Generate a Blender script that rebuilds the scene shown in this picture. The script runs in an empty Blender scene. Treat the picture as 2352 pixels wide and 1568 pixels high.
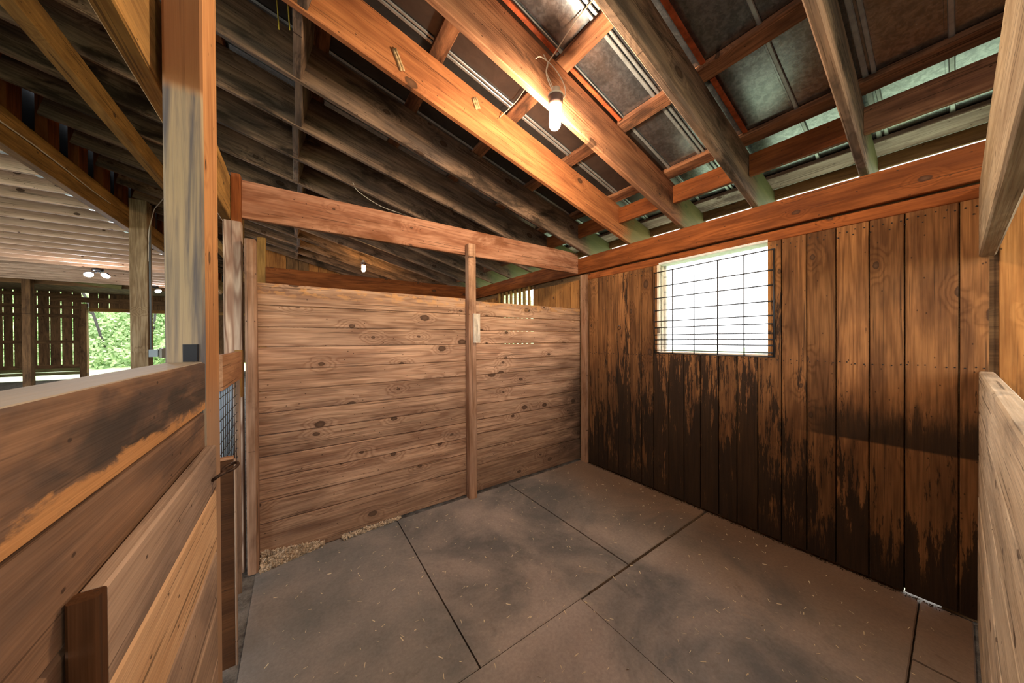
import bpy, math, random
import numpy as np
from mathutils import Vector, Matrix

random.seed(7)
rng = np.random.default_rng(7)
sc = bpy.context.scene
COL = sc.collection

# ------------------------------------------------------------------ camera
CAM_LOC = Vector((-2.8295, -2.6081, 1.45))
F_PX, YAW, PITCH, ROLL = 713.26, math.radians(55.1434), math.radians(-0.3062), math.radians(-0.3215)
fwd = Vector((math.cos(YAW) * math.cos(PITCH), math.sin(YAW) * math.cos(PITCH), math.sin(PITCH)))
rt = Vector((math.sin(YAW), -math.cos(YAW), 0))
up = rt.cross(fwd)
rt, up = math.cos(ROLL) * rt + math.sin(ROLL) * up, -math.sin(ROLL) * rt + math.cos(ROLL) * up
cam_data = bpy.data.cameras.new('camera')
cam_data.sensor_fit = 'HORIZONTAL'
cam_data.sensor_width = 36
cam_data.lens = 36 * F_PX / 2352
cam_data.clip_start = 0.01
cam_data.clip_end = 300
cam = bpy.data.objects.new('camera', cam_data)
M = Matrix((rt, up, -fwd)).transposed().to_4x4()
M.translation = CAM_LOC
cam.matrix_world = M
COL.objects.link(cam)
sc.camera = cam
sc.cycles.diffuse_bounces = 4
sc.cycles.max_bounces = 6
sc.cycles.adaptive_min_samples = 24
sc.cycles.adaptive_threshold = 0.05

# ------------------------------------------------------------------ light of the day, exposure
world = bpy.data.worlds.new('overcast_sky')
sc.world = world
world.use_nodes = True
bg = world.node_tree.nodes['Background']
bg.inputs['Color'].default_value = (0.93, 0.97, 1.0, 1)
bg.inputs['Strength'].default_value = 2.0
vs = sc.view_settings
vs.view_transform = 'Standard'
vs.look = 'None'
vs.exposure = 1.44
vs.gamma = 1.0
vs.use_curve_mapping = False
BULB_W = 395.0          # radiance of the warm stall bulbs

# ------------------------------------------------------------------ node helpers
class NT:
    def __init__(self, name):
        self.m = bpy.data.materials.new(name)
        self.m.use_nodes = True
        self.t = self.m.node_tree
        self.t.nodes.clear()
    def n(self, typ, _out=0, **kw):
        nd = self.t.nodes.new(typ)
        for k, v in kw.items():
            if k.startswith('i_'):
                key = k[2:]
                s = nd.inputs[int(key)] if key.isdigit() else nd.inputs[key.replace('_', ' ')]
                self.put(s, v)
            else:
                setattr(nd, k, v)
        self.last = nd
        return nd.outputs[_out]
    def put(self, s, v):
        if isinstance(v, bpy.types.NodeSocket):
            self.t.links.new(v, s)
        elif isinstance(v, (tuple, list)) and len(v) == 3 and s.type == 'RGBA':
            s.default_value = (*v, 1)
        else:
            s.default_value = v
    def math(self, op, a, b=0.0, clamp=False):
        return self.n('ShaderNodeMath', operation=op, use_clamp=clamp, i_0=a, i_1=b)
    def vmul(self, a, v):
        return self.n('ShaderNodeVectorMath', operation='MULTIPLY', i_0=a, i_1=v)
    def vadd(self, a, v):
        return self.n('ShaderNodeVectorMath', operation='ADD', i_0=a, i_1=v)
    def noise(self, vec, scale, detail=3, rough=0.55, dist=0.0):
        return self.n('ShaderNodeTexNoise', i_Vector=vec, i_Scale=scale, i_Detail=detail, i_Roughness=rough, i_Distortion=dist)
    def step(self, v, a, b):       # smooth ramp: 0 at a, 1 at b
        return self.n('ShaderNodeMapRange', interpolation_type='SMOOTHSTEP', i_0=v, i_1=a, i_2=b, i_3=0.0, i_4=1.0)
    def mix(self, f, a, b, blend='MIX'):
        nd = self.t.nodes.new('ShaderNodeMix')
        nd.data_type = 'RGBA'
        nd.blend_type = blend
        nd.clamp_factor = True
        self.put(nd.inputs[0], f)
        self.put(nd.inputs[6], a)
        self.put(nd.inputs[7], b)
        return nd.outputs[2]
    def sep(self, v):
        nd = self.t.nodes.new('ShaderNodeSeparateXYZ')
        self.put(nd.inputs[0], v)
        return nd.outputs
    def finish(self, color, rough=0.7, metal=0.0, spec=0.3, bump=None, bstr=0.3, bdist=0.003, emis=None, estr=0.0):
        p = self.t.nodes.new('ShaderNodeBsdfPrincipled')
        self.put(p.inputs['Base Color'], color)
        self.put(p.inputs['Roughness'], rough)
        self.put(p.inputs['Metallic'], metal)
        p.inputs['Specular IOR Level'].default_value = spec
        if emis is not None:
            self.put(p.inputs['Emission Color'], emis)
            p.inputs['Emission Strength'].default_value = estr
        if bump is not None:
            b = self.t.nodes.new('ShaderNodeBump')
            b.inputs['Strength'].default_value = bstr
            b.inputs['Distance'].default_value = bdist
            self.put(b.inputs['Height'], bump)
            self.t.links.new(b.outputs[0], p.inputs['Normal'])
        o = self.t.nodes.new('ShaderNodeOutputMaterial')
        self.t.links.new(p.outputs[0], o.inputs[0])
        return self.m

def wood(name, light, dark, ring=0.35, ringf=26, fine=0.35, knot=0.55, knotcol=(0.035, 0.018, 0.010), blot=0.0, blotcol=(0.02, 0.015, 0.012), blots=1.0,
         var=0.30, rough=0.72, stain=None, kscale=4.2, hard=0.0):
    k = NT(name)
    tc = k.n('ShaderNodeTexCoord', _out=3)
    oi = k.n('ShaderNodeObjectInfo', _out=5)
    off = k.n('ShaderNodeCombineXYZ', i_0=k.math('MULTIPLY', oi, 43.0), i_1=k.math('MULTIPLY', oi, 17.3), i_2=k.math('MULTIPLY', oi, 9.1))
    P = k.vadd(tc, off)
    kv = k.n('ShaderNodeTexVoronoi', voronoi_dimensions='2D', i_Vector=k.vmul(P, (0.62, 1.0, 0.0)), i_Scale=kscale * 1.35, i_Randomness=0.95)
    kcol = k.last.outputs['Color']
    wob = k.math('MULTIPLY', k.math('SUBTRACT', k.noise(k.vmul(P, (20, 20, 20)), 2.0, 1), 0.5), 0.05)
    kd = k.math('ADD', kv, wob)
    has = k.math('GREATER_THAN', k.sep(kcol)[0], 1.0 - knot)
    ksz = k.math('MULTIPLY_ADD', k.math('POWER', k.sep(kcol)[1], 2.0), 0.085)
    k.last.inputs[2].default_value = 0.045
    kmask = k.math('MULTIPLY', has, k.math('SUBTRACT', 1.0, k.n('ShaderNodeMapRange', interpolation_type='SMOOTHSTEP', i_0=kd, i_1=k.math('MULTIPLY', ksz, 0.75), i_2=ksz, i_3=0.0, i_4=1.0)))
    swirl = k.math('MULTIPLY', has, k.math('SUBTRACT', 1.0, k.step(kd, 0.0, 0.34)))
    low = k.math('MULTIPLY_ADD', swirl, 0.30)
    k.put(k.last.inputs[2], k.noise(k.vmul(P, (0.55, 6.5, 6.5)), 1.3, 2, 0.45))
    rings = k.math('MULTIPLY_ADD', k.math('SINE', k.math('MULTIPLY', low, ringf * 2.2)), 0.5)
    k.last.inputs[2].default_value = 0.5
    rings = k.math('POWER', rings, 2.0)
    fn = k.noise(k.vmul(P, (2.2, 85, 85)), 1.6, 2, 0.6)
    bl = k.noise(k.vmul(P, (1.1, 6.0, 6.0)), 1.7, 4, 0.6)
    c = k.mix(k.step(bl, 0.30, 0.70), dark, light)
    c = k.mix(k.math('MULTIPLY', rings, ring), c, dark if hard else k.mix(0.55, c, dark, 'MULTIPLY'))
    fv = k.math('MULTIPLY_ADD', k.math('SUBTRACT', fn, 0.5), 2.0 * fine)
    k.last.inputs[2].default_value = 1.0
    c = k.n('ShaderNodeVectorMath', operation='SCALE', i_0=c, i_Scale=fv)
    vv = k.math('MULTIPLY_ADD', k.math('SUBTRACT', oi, 0.5), var)
    k.last.inputs[2].default_value = 1.0
    c = k.n('ShaderNodeVectorMath', operation='SCALE', i_0=c, i_Scale=vv)
    halo = k.math('MULTIPLY', has, k.math('SUBTRACT', 1.0, k.step(kd, k.math('MULTIPLY', ksz, 0.9), k.math('MULTIPLY', ksz, 2.2))))
    c = k.mix(k.math('MULTIPLY', halo, 0.45), c, dark)
    core = k.mix(k.step(kd, 0.0, ksz), tuple(v * 2.6 for v in knotcol), knotcol)
    c = k.mix(k.math('MULTIPLY', kmask, 0.85), c, core)
    crk = k.step(k.noise(k.vmul(P, (0.9, 55, 55)), 1.5, 1, 0.55), 0.66, 0.71)
    c = k.mix(k.math('MULTIPLY', crk, 0.6), c, knotcol)
    sv = k.n('ShaderNodeTexVoronoi', voronoi_dimensions='2D', i_Vector=k.vmul(P, (0.6, 1.0, 0.0)), i_Scale=17.0)
    sp = k.math('MULTIPLY', k.math('SUBTRACT', 1.0, k.step(sv, 0.035, 0.06)), k.math('GREATER_THAN', k.sep(k.last.outputs[0] if False else sv.node.outputs['Color'])[2], 0.72))
    c = k.mix(k.math('MULTIPLY', sp, 0.8), c, knotcol)
    if blot > 0:
        b2 = k.noise(k.vmul(P, (1.0, 2.6, 2.6)), 1.6 * blots, 5, 0.68, 0.6)
        c = k.mix(k.math('MULTIPLY', k.step(b2, 0.50, 0.68), blot), c, blotcol)
    if stain:
        c = stain(k, c)
    return k.finish(c, rough + 0.06, 0, 0.12, fn, 0.40, 0.004)

def plain(name, col, rough=0.6, metal=0.0, emis=None, estr=0.0, nscale=0, namt=0.0, spec=0.3):
    k = NT(name)
    c = (*col, 1)
    if nscale:
        tc = k.n('ShaderNodeTexCoord', _out=3)
        nn = k.noise(tc, nscale, 5, 0.65)
        c = k.mix(k.step(nn, 0.35, 0.65), col, tuple(v * (1 - namt) for v in col))
    return k.finish(c, rough, metal, spec, emis=emis, estr=estr)

# ------------------------------------------------------------------ mesh helpers
WM = {}
def link(o, parent=None, W=None):
    COL.objects.link(o)
    W = W if W is not None else Matrix.Identity(4)
    WM[o.name] = W.copy()
    if parent is not None:
        o.parent = parent
        o.matrix_parent_inverse = WM[parent.name].inverted()
    o.matrix_basis = W
    return o

def empty(name, loc, label=None, cat=None, group=None, kind=None):
    o = bpy.data.objects.new(name, None)
    o.empty_display_size = 0.05
    link(o, None, Matrix.Translation(loc))
    return tag(o, label, cat, group, kind)

def tag(o, label=None, cat=None, group=None, kind=None):
    if label: o['label'] = label
    if cat: o['category'] = cat
    if group: o['group'] = group
    if kind: o['kind'] = kind
    return o

def mesh_obj(name, verts, faces, mat, parent=None, W=None, smooth=False):
    me = bpy.data.meshes.new(name)
    me.from_pydata([tuple(v) for v in verts], [], faces)
    me.materials.append(mat)
    if smooth:
        me.polygons.foreach_set('use_smooth', [True] * len(me.polygons))
    me.update()
    return link(bpy.data.objects.new(name, me), parent, W)

CACHE = {}
def board_mesh(L, w, t, bev, mat):
    key = (round(L, 3), round(w, 3), round(t, 3), round(bev, 4), mat.name)
    if key in CACHE:
        return CACHE[key]
    b = min(bev, w * 0.4, t * 0.4)
    y, z = w / 2, t / 2
    pr = [(-y + b, -z), (y - b, -z), (y, -z + b), (y, z - b), (y - b, z), (-y + b, z), (-y, z - b), (-y, -z + b)]
    v = [(-L / 2, a, c) for a, c in pr] + [(L / 2, a, c) for a, c in pr]
    f = [(i, (i + 1) % 8, 8 + (i + 1) % 8, 8 + i) for i in range(8)]
    f = [tuple(reversed(q)) for q in f]
    f += [tuple(range(8)), tuple(range(15, 7, -1))]
    f = [tuple(reversed(q)) for q in f]
    me = bpy.data.meshes.new('board')
    me.from_pydata(v, [], f)
    me.materials.append(mat)
    me.update()
    CACHE[key] = me
    return me

def lumber(name, a, b, w, t, wdir, mat, parent=None, bev=0.004):
    """one board from a to b; w across wdir, t across the third axis; local X runs along the grain"""
    a, b, wdir = Vector(a), Vector(b), Vector(wdir)
    X = (b - a).normalized()
    Y = (wdir - X * wdir.dot(X)).normalized()
    Z = X.cross(Y)
    W = Matrix((X, Y, Z)).transposed().to_4x4()
    W.translation = (a + b) / 2
    return link(bpy.data.objects.new(name, board_mesh((b - a).length, w, t, bev, mat)), parent, W)

AX = {'x': 0, 'y': 1, 'z': 2}
def beam(name, x, y, z, axis, mat, parent=None, bev=0.004):
    """axis-aligned board given by its extents; axis = the way the grain runs"""
    e = [tuple(sorted(x)), tuple(sorted(y)), tuple(sorted(z))]
    i = AX[axis]
    o = [q for q in range(3) if q != i]
    if e[o[0]][1] - e[o[0]][0] < e[o[1]][1] - e[o[1]][0]:
        o.reverse()
    mid = [(q[0] + q[1]) / 2 for q in e]
    a, b = list(mid), list(mid)
    a[i], b[i] = e[i]
    wd = [0, 0, 0]
    wd[o[0]] = 1
    return lumber(name, a, b, e[o[0]][1] - e[o[0]][0], e[o[1]][1] - e[o[1]][0], wd, mat, parent, bev)

def tube(name, pts, r, mat, parent=None, res=3, cyc=False):
    """a round wire through pts as a mesh"""
    pts = [Vector(p) for p in pts]
    n = 6
    V, Fc = [], []
    m = len(pts)
    for i, p in enumerate(pts):
        d = (pts[(i + 1) % m] - pts[i - 1]) if cyc else (pts[min(i + 1, m - 1)] - pts[max(i - 1, 0)])
        d.normalize()
        a = d.cross(Vector((0, 0, 1)))
        if a.length < 1e-3: a = d.cross(Vector((1, 0, 0)))
        a.normalize()
        c = d.cross(a)
        for j in range(n):
            t = 2 * math.pi * j / n
            V.append(p + (a * math.cos(t) + c * math.sin(t)) * r)
    for i in range(m if cyc else m - 1):
        i2 = (i + 1) % m
        for j in range(n):
            Fc.append((i * n + j, i * n + (j + 1) % n, i2 * n + (j + 1) % n, i2 * n + j))
    if not cyc:
        Fc += [tuple(range(n - 1, -1, -1)), tuple(range((m - 1) * n, m * n))]
    c0 = sum(pts, Vector()) / m
    return mesh_obj(name, [v - c0 for v in V], Fc, mat, parent, Matrix.Translation(c0), True)

def smooth_pts(pts, k=6):
    """catmull-rom through the given points"""
    P = [Vector(p) for p in pts]
    P = [P[0] * 2 - P[1]] + P + [P[-1] * 2 - P[-2]]
    out = []
    for i in range(1, len(P) - 2):
        for s in range(k):
            t = s / k
            a, b, c, d = P[i - 1], P[i], P[i + 1], P[i + 2]
            out.append(0.5 * ((2 * b) + (c - a) * t + (2 * a - 5 * b + 4 * c - d) * t * t + (3 * b - a - 3 * c + d) * t ** 3))
    out.append(P[-2])
    return out

def lathe(name, prof, mat, parent, W, n=20):
    V, Fc = [], []
    for r, z in prof:
        for j in range(n):
            t = 2 * math.pi * j / n
            V.append((r * math.cos(t), r * math.sin(t), z))
    for i in range(len(prof) - 1):
        for j in range(n):
            Fc.append((i * n + j, i * n + (j + 1) % n, (i + 1) * n + (j + 1) % n, (i + 1) * n + j))
    Fc.append(tuple(range(n - 1, -1, -1)))
    Fc.append(tuple(range((len(prof) - 1) * n, len(prof) * n)))
    return mesh_obj(name, V, Fc, mat, parent, W, True)

# ------------------------------------------------------------------ materials
def stain_ext(k, c):
    """manure and dirt on the boards of the window wall: dark below about 1.3 m, scraped in streaks along the grain"""
    g = k.n('ShaderNodeNewGeometry', _out=0)
    x, y, z = k.sep(g)
    s1 = k.noise(k.vmul(g, (1, 8, 1.1)), 1.5, 6, 0.62, 0.5)
    s2 = k.noise(k.vmul(g, (1, 26, 2.6)), 1.7, 6, 0.68)
    s3 = k.noise(k.vmul(g, (1, 1.2, 1.2)), 1.3, 3, 0.5)
    s4 = k.noise(k.vmul(g, (1, 70, 9)), 1.6, 5, 0.7)
    oir = k.n('ShaderNodeObjectInfo', _out=5)
    d = k.math('ADD', k.math('ADD', k.math('MULTIPLY', s1, 0.42), k.math('MULTIPLY', s2, 0.38)), k.math('MULTIPLY', s4, 0.20))
    d = k.math('ADD', d, k.math('MULTIPLY', k.math('SUBTRACT', oir, 0.5), 0.07))
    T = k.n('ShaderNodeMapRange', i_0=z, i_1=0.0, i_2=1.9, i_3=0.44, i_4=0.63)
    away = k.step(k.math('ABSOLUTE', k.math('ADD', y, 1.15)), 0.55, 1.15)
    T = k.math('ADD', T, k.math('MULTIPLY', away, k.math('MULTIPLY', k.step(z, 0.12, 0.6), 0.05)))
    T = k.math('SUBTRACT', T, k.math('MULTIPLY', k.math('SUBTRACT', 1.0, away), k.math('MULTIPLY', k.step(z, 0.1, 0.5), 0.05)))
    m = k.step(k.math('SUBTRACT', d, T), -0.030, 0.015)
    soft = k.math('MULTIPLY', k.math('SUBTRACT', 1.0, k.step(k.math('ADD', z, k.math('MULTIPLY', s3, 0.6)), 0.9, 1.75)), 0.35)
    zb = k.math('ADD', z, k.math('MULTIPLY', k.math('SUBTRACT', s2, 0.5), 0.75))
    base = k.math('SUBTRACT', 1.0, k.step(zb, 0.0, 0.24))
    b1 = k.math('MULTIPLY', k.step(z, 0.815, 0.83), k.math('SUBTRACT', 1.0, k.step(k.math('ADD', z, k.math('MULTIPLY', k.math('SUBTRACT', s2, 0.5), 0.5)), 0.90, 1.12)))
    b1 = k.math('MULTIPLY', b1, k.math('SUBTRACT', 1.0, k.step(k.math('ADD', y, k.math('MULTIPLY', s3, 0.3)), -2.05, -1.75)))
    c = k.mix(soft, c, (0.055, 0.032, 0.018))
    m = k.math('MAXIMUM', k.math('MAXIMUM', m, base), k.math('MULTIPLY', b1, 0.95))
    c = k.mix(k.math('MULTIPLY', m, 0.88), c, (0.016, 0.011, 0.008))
    return c

def stain_part(k, c):
    """rub marks and grime on the horizontal boards; colour darker low in the corner by the window wall"""
    g = k.n('ShaderNodeNewGeometry', _out=0)
    x, y, z = k.sep(g)
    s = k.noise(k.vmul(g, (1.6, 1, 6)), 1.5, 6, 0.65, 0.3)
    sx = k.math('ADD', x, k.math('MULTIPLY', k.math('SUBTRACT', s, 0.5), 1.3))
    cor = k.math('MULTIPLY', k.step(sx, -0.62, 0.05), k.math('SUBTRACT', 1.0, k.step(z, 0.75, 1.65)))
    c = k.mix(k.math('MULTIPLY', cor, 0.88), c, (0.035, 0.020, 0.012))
    low = k.math('SUBTRACT', 1.0, k.step(k.math('ADD', z, k.math('MULTIPLY', s, 0.5)), 0.15, 0.85))
    c = k.mix(k.math('MULTIPLY', low, 0.45), c, (0.15, 0.10, 0.07))
    gr = k.step(k.noise(k.vmul(g, (1.2, 1, 3.5)), 2.2, 6, 0.7), 0.56, 0.72)
    c = k.mix(k.math('MULTIPLY', gr, 0.32), c, (0.19, 0.14, 0.12))
    top = k.math('MULTIPLY', k.step(z, 1.72, 1.80), k.step(k.noise(k.vmul(g, (5, 1, 14)), 2.0, 4, 0.6), 0.50, 0.58))
    return k.mix(k.math('MULTIPLY', top, 0.6), c, (0.62, 0.30, 0.10))

def stain_rafter(k, c):
    """black mould blotches; green algae on the tails that stick out into the weather"""
    g = k.n('ShaderNodeNewGeometry', _out=0)
    x, y, z = k.sep(g)
    s = k.noise(g, 6.0, 5, 0.65)
    al = k.step(k.math('ADD', x, k.math('MULTIPLY', k.math('SUBTRACT', s, 0.5), 0.35)), -0.16, 0.02)
    return k.mix(k.math('MULTIPLY', al, 0.75), c, (0.150, 0.155, 0.070))

def weather_shade_bigpost(k, c):
    """front weathered grey up to a line, with shading painted in above it"""
    g = k.n('ShaderNodeNewGeometry', _out=0)
    x, y, z = k.sep(g)
    s = k.noise(k.vmul(g, (34, 34, 1.6)), 1.0, 5, 0.6, 0.9)
    ny = k.sep(k.n('ShaderNodeNewGeometry', _out=1))[1]
    front = k.step(ny, -0.3, -0.6)
    c = k.mix(k.math('MULTIPLY', k.math('MULTIPLY', front, k.step(z, 2.16, 2.20)), 0.85), c, (0.20, 0.085, 0.033))  # shading of the upper front face put into the colour
    c = k.mix(k.math('MULTIPLY', k.math('SUBTRACT', 1.0, k.step(z, 1.15, 1.40)), 0.75), c, (0.34, 0.22, 0.14))
    lo = k.math('MULTIPLY', k.math('SUBTRACT', 1.0, k.step(z, 2.16, 2.20)), front)
    grey = k.mix(k.step(s, 0.34, 0.66), (0.085, 0.088, 0.095), (0.38, 0.28, 0.165))
    return k.mix(k.math('MULTIPLY', lo, 0.9), c, grey)

def stain_half(k, c):
    """black grease on the top rail with the edge below it gnawed back to orange wood"""
    g = k.n('ShaderNodeNewGeometry', _out=0)
    x, y, z = k.sep(g)
    s = k.noise(k.vmul(g, (1, 5, 9)), 1.5, 6, 0.65, 0.5)
    s2 = k.noise(k.vmul(g, (1, 2.0, 6)), 1.4, 4, 0.6, 0.6)
    dk = k.math('MULTIPLY', k.step(s2, 0.42, 0.56), k.math('MULTIPLY', k.step(z, 1.262, 1.285), k.math('SUBTRACT', 1.0, k.step(z, 1.335, 1.37))))
    c = k.mix(k.math('MULTIPLY', dk, 0.85), c, (0.045, 0.036, 0.030))
    zz = k.math('ADD', z, k.math('MULTIPLY', k.math('SUBTRACT', s, 0.5), 0.10))
    og = k.math('MULTIPLY', k.step(z, 1.244, 1.246), k.math('SUBTRACT', 1.0, k.step(zz, 1.268, 1.280)))
    c = k.mix(k.math('MULTIPLY', og, 0.85), c, (0.50, 0.235, 0.085))
    top = k.math('GREATER_THAN', z, 1.3885)
    return k.mix(k.math('MULTIPLY', top, 0.7), c, (0.46, 0.38, 0.28))

W_PART = wood('partition_pine', (0.58, 0.35, 0.215), (0.32, 0.18, 0.11), ring=0.75, fine=0.65, knot=0.62, stain=stain_part, var=0.35, kscale=3.2)
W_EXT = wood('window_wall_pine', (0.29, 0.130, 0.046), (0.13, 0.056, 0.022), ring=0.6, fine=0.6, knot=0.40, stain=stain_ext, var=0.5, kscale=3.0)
W_EXT2 = wood('next_stall_wall_pine', (0.44, 0.20, 0.06), (0.27, 0.115, 0.035), ring=0.4, knot=0.35, blot=0.3)
W_HEAD = wood('header_pine', (0.29, 0.088, 0.022), (0.15, 0.042, 0.011), ring=0.5, knot=0.25, blot=0.35, blotcol=(0.08, 0.025, 0.012))
W_BEAM = wood('tie_beam_pine', (0.44, 0.22, 0.13), (0.25, 0.10, 0.05), ring=0.45, knot=0.35, blot=0.8, blotcol=(0.15, 0.05, 0.018), var=0.15)
W_RAFT = wood('rafter_pine', (0.30, 0.185, 0.118), (0.115, 0.080, 0.062), ring=0.6, knot=0.45, blot=0.92, blotcol=(0.03, 0.02, 0.014), stain=stain_rafter, var=0.35, kscale=3.0)
W_RAFT_LIT = wood('bulb_lit_rafter_pine', (0.52, 0.20, 0.075), (0.29, 0.105, 0.04), ring=0.4, knot=0.4, blot=0.35, blotcol=(0.10, 0.04, 0.02), stain=stain_rafter, var=0.1, kscale=3.0)  # lit copy of the rafter wood, the bulb's orange glow is in the colour
W_RAFTC = wood('mouldy_rafter_pine', (0.44, 0.20, 0.10), (0.20, 0.09, 0.05), ring=0.5, knot=0.4, blot=0.85, blotcol=(0.035, 0.02, 0.014), stain=stain_rafter, var=0.1, kscale=3.0)
W_PURL = wood('purlin_pine', (0.36, 0.16, 0.075), (0.13, 0.055, 0.03), ring=0.6, knot=0.4, blot=0.85, blotcol=(0.035, 0.018, 0.012))
W_EAVE = wood('eave_board', (0.44, 0.36, 0.34), (0.20, 0.14, 0.13), ring=0.5, knot=0.4, blot=0.6, blotcol=(0.06, 0.035, 0.04))
W_POST = wood('stall_post_pine', (0.52, 0.25, 0.10), (0.35, 0.155, 0.06), ring=0.4, ringf=16, knot=0.25, stain=weather_shade_bigpost, var=0.1)
W_STUD = wood('rough_stud', (0.46, 0.27, 0.17), (0.27, 0.135, 0.07), ring=0.35, knot=0.3, blot=0.65, blotcol=(0.10, 0.045, 0.025))
W_RING = wood('wide_ring_pine', (0.56, 0.42, 0.31), (0.22, 0.125, 0.085), ring=0.95, ringf=48, fine=0.2, knot=0.0, var=0.1, hard=1.0)
W_PALE = wood('pale_weathered_pine', (0.78, 0.66, 0.51), (0.55, 0.44, 0.32), ring=0.4, knot=0.3, blot=0.5, blotcol=(0.20, 0.17, 0.15), var=0.15)
W_PALE2 = wood('tan_side_beam_pine', (0.50, 0.385, 0.26), (0.33, 0.235, 0.15), ring=0.5, knot=0.25, blot=0.4, blotcol=(0.17, 0.13, 0.10), var=0.1)
W_HALF = wood('low_wall_plank', (0.27, 0.145, 0.08), (0.13, 0.08, 0.055), ring=0.3, knot=0.2, blot=0.75, blotcol=(0.07, 0.05, 0.042), blots=1.4, var=0.25, stain=stain_half)
W_GREYB = wood('grey_brown_plank', (0.42, 0.28, 0.19), (0.24, 0.16, 0.115), ring=0.35, knot=0.2, blot=0.4, blotcol=(0.12, 0.085, 0.07), var=0.2)
W_TAN = wood('tan_plank', (0.62, 0.39, 0.22), (0.50, 0.29, 0.15), ring=0.25, knot=0.1, var=0.1)
W_DARKB = wood('dark_brown_board', (0.10, 0.040, 0.014), (0.05, 0.020, 0.008), ring=0.3, knot=0.2)
W_DOORB = wood('gate_rail_pine', (0.46, 0.24, 0.12), (0.30, 0.14, 0.07), ring=0.4, knot=0.3)
W_SKYLIT = wood('skylit_grey_boards', (0.50, 0.74, 0.98), (0.32, 0.52, 0.80), ring=0.5, knot=0.1, fine=0.6)  # blue sky light on grey boards, put into the colour
W_OCHRE = wood('aisle_beam_pine', (0.40, 0.21, 0.06), (0.22, 0.115, 0.035), ring=0.4, knot=0.25, blot=0.4, blotcol=(0.09, 0.05, 0.025))
W_AISLE = wood('aisle_post_pine', (0.50, 0.37, 0.22), (0.31, 0.21, 0.115), ring=0.7, ringf=30, knot=0.3, blot=0.3, blotcol=(0.14, 0.09, 0.05))
W_JOIST = wood('loft_joist_spruce', (0.78, 0.58, 0.44), (0.58, 0.41, 0.30), ring=0.3, knot=0.35, var=0.25)
W_BARN = wood('old_barn_board', (0.24, 0.135, 0.06), (0.12, 0.065, 0.03), ring=0.35, knot=0.35, blot=0.5)
W_DECK = wood('loft_deck_board', (0.20, 0.13, 0.08), (0.10, 0.06, 0.04), ring=0.3, knot=0.3)
W_SKIRT = wood('mossy_skirt_board', (0.28, 0.26, 0.10), (0.14, 0.13, 0.05), ring=0.3, knot=0.2)

def make_mat():
    k = NT('worn_rubber')
    g = k.n('ShaderNodeNewGeometry', _out=0)
    x, y, z = k.sep(g)
    oi = k.n('ShaderNodeObjectInfo', _out=5)
    n1 = k.noise(g, 1.5, 6, 0.62, 0.5)
    n2 = k.noise(k.vadd(g, (7, 3, 0)), 3.6, 6, 0.7, 0.8)
    n3 = k.noise(g, 60, 4, 0.7)
    c = k.mix(k.step(n1, 0.33, 0.66), (0.160, 0.158, 0.160), (0.42, 0.355, 0.325))
    c = k.mix(k.math('MULTIPLY', k.step(n2, 0.56, 0.74), 0.45), c, (0.10, 0.095, 0.092))
    c = k.mix(k.math('MULTIPLY', k.step(k.noise(k.vadd(g, (1, 9, 0)), 2.4, 7, 0.75, 1.2), 0.60, 0.72), 0.45), c, (0.46, 0.33, 0.22))
    dust = k.math('MULTIPLY', k.step(k.math('ADD', x, k.math('MULTIPLY', k.math('SUBTRACT', n1, 0.5), 0.9)), -0.95, -0.1), 0.75)
    c = k.mix(dust, c, (0.21, 0.115, 0.06))
    cool = k.step(k.math('ADD', x, k.math('MULTIPLY', n2, 0.5)), -1.7, -2.2)
    c = k.mix(k.math('MULTIPLY', cool, 0.4), c, (0.23, 0.235, 0.235))
    fv = k.math('MULTIPLY_ADD', k.math('SUBTRACT', n3, 0.5), 0.7)
    k.last.inputs[2].default_value = 1.0
    c = k.n('ShaderNodeVectorMath', operation='SCALE', i_0=c, i_Scale=fv)
    return k.finish(c, 0.52, 0, 0.35, n3, 0.25, 0.003)
M_RUBBER = make_mat()

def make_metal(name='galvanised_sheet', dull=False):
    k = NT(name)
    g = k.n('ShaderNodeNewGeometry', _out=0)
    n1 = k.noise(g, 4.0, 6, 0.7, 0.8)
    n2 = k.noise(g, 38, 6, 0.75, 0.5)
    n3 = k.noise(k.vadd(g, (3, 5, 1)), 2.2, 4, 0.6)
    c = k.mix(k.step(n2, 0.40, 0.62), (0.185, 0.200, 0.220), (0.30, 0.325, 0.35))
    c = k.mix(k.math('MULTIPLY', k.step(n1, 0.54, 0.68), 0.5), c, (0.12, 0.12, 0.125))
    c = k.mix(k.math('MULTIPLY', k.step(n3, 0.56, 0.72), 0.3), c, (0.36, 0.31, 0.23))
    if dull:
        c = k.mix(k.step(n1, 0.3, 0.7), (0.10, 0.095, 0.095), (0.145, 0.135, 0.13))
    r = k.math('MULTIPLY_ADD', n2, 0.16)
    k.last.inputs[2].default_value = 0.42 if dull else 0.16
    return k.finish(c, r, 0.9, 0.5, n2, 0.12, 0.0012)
M_METAL = make_metal()
M_METAL_DIMMED = make_metal('glare_dimmed_sheet', True)  # darker copy made to tone down the bulb's light on these sheets
M_RIB = plain('galvanised_rib', (0.40, 0.43, 0.44), 0.38, 0.6, nscale=9, namt=0.3)
M_DIRT = NT('barn_dirt')
def make_dirt():
    k = M_DIRT
    g = k.n('ShaderNodeNewGeometry', _out=0)
    n = k.noise(g, 9, 8, 0.75)
    c = k.mix(k.step(n, 0.35, 0.65), (0.085, 0.068, 0.055), (0.27, 0.235, 0.20))
    return k.finish(c, 0.95, 0, 0.1, n, 0.9, 0.03)
M_DIRT = make_dirt()
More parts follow.
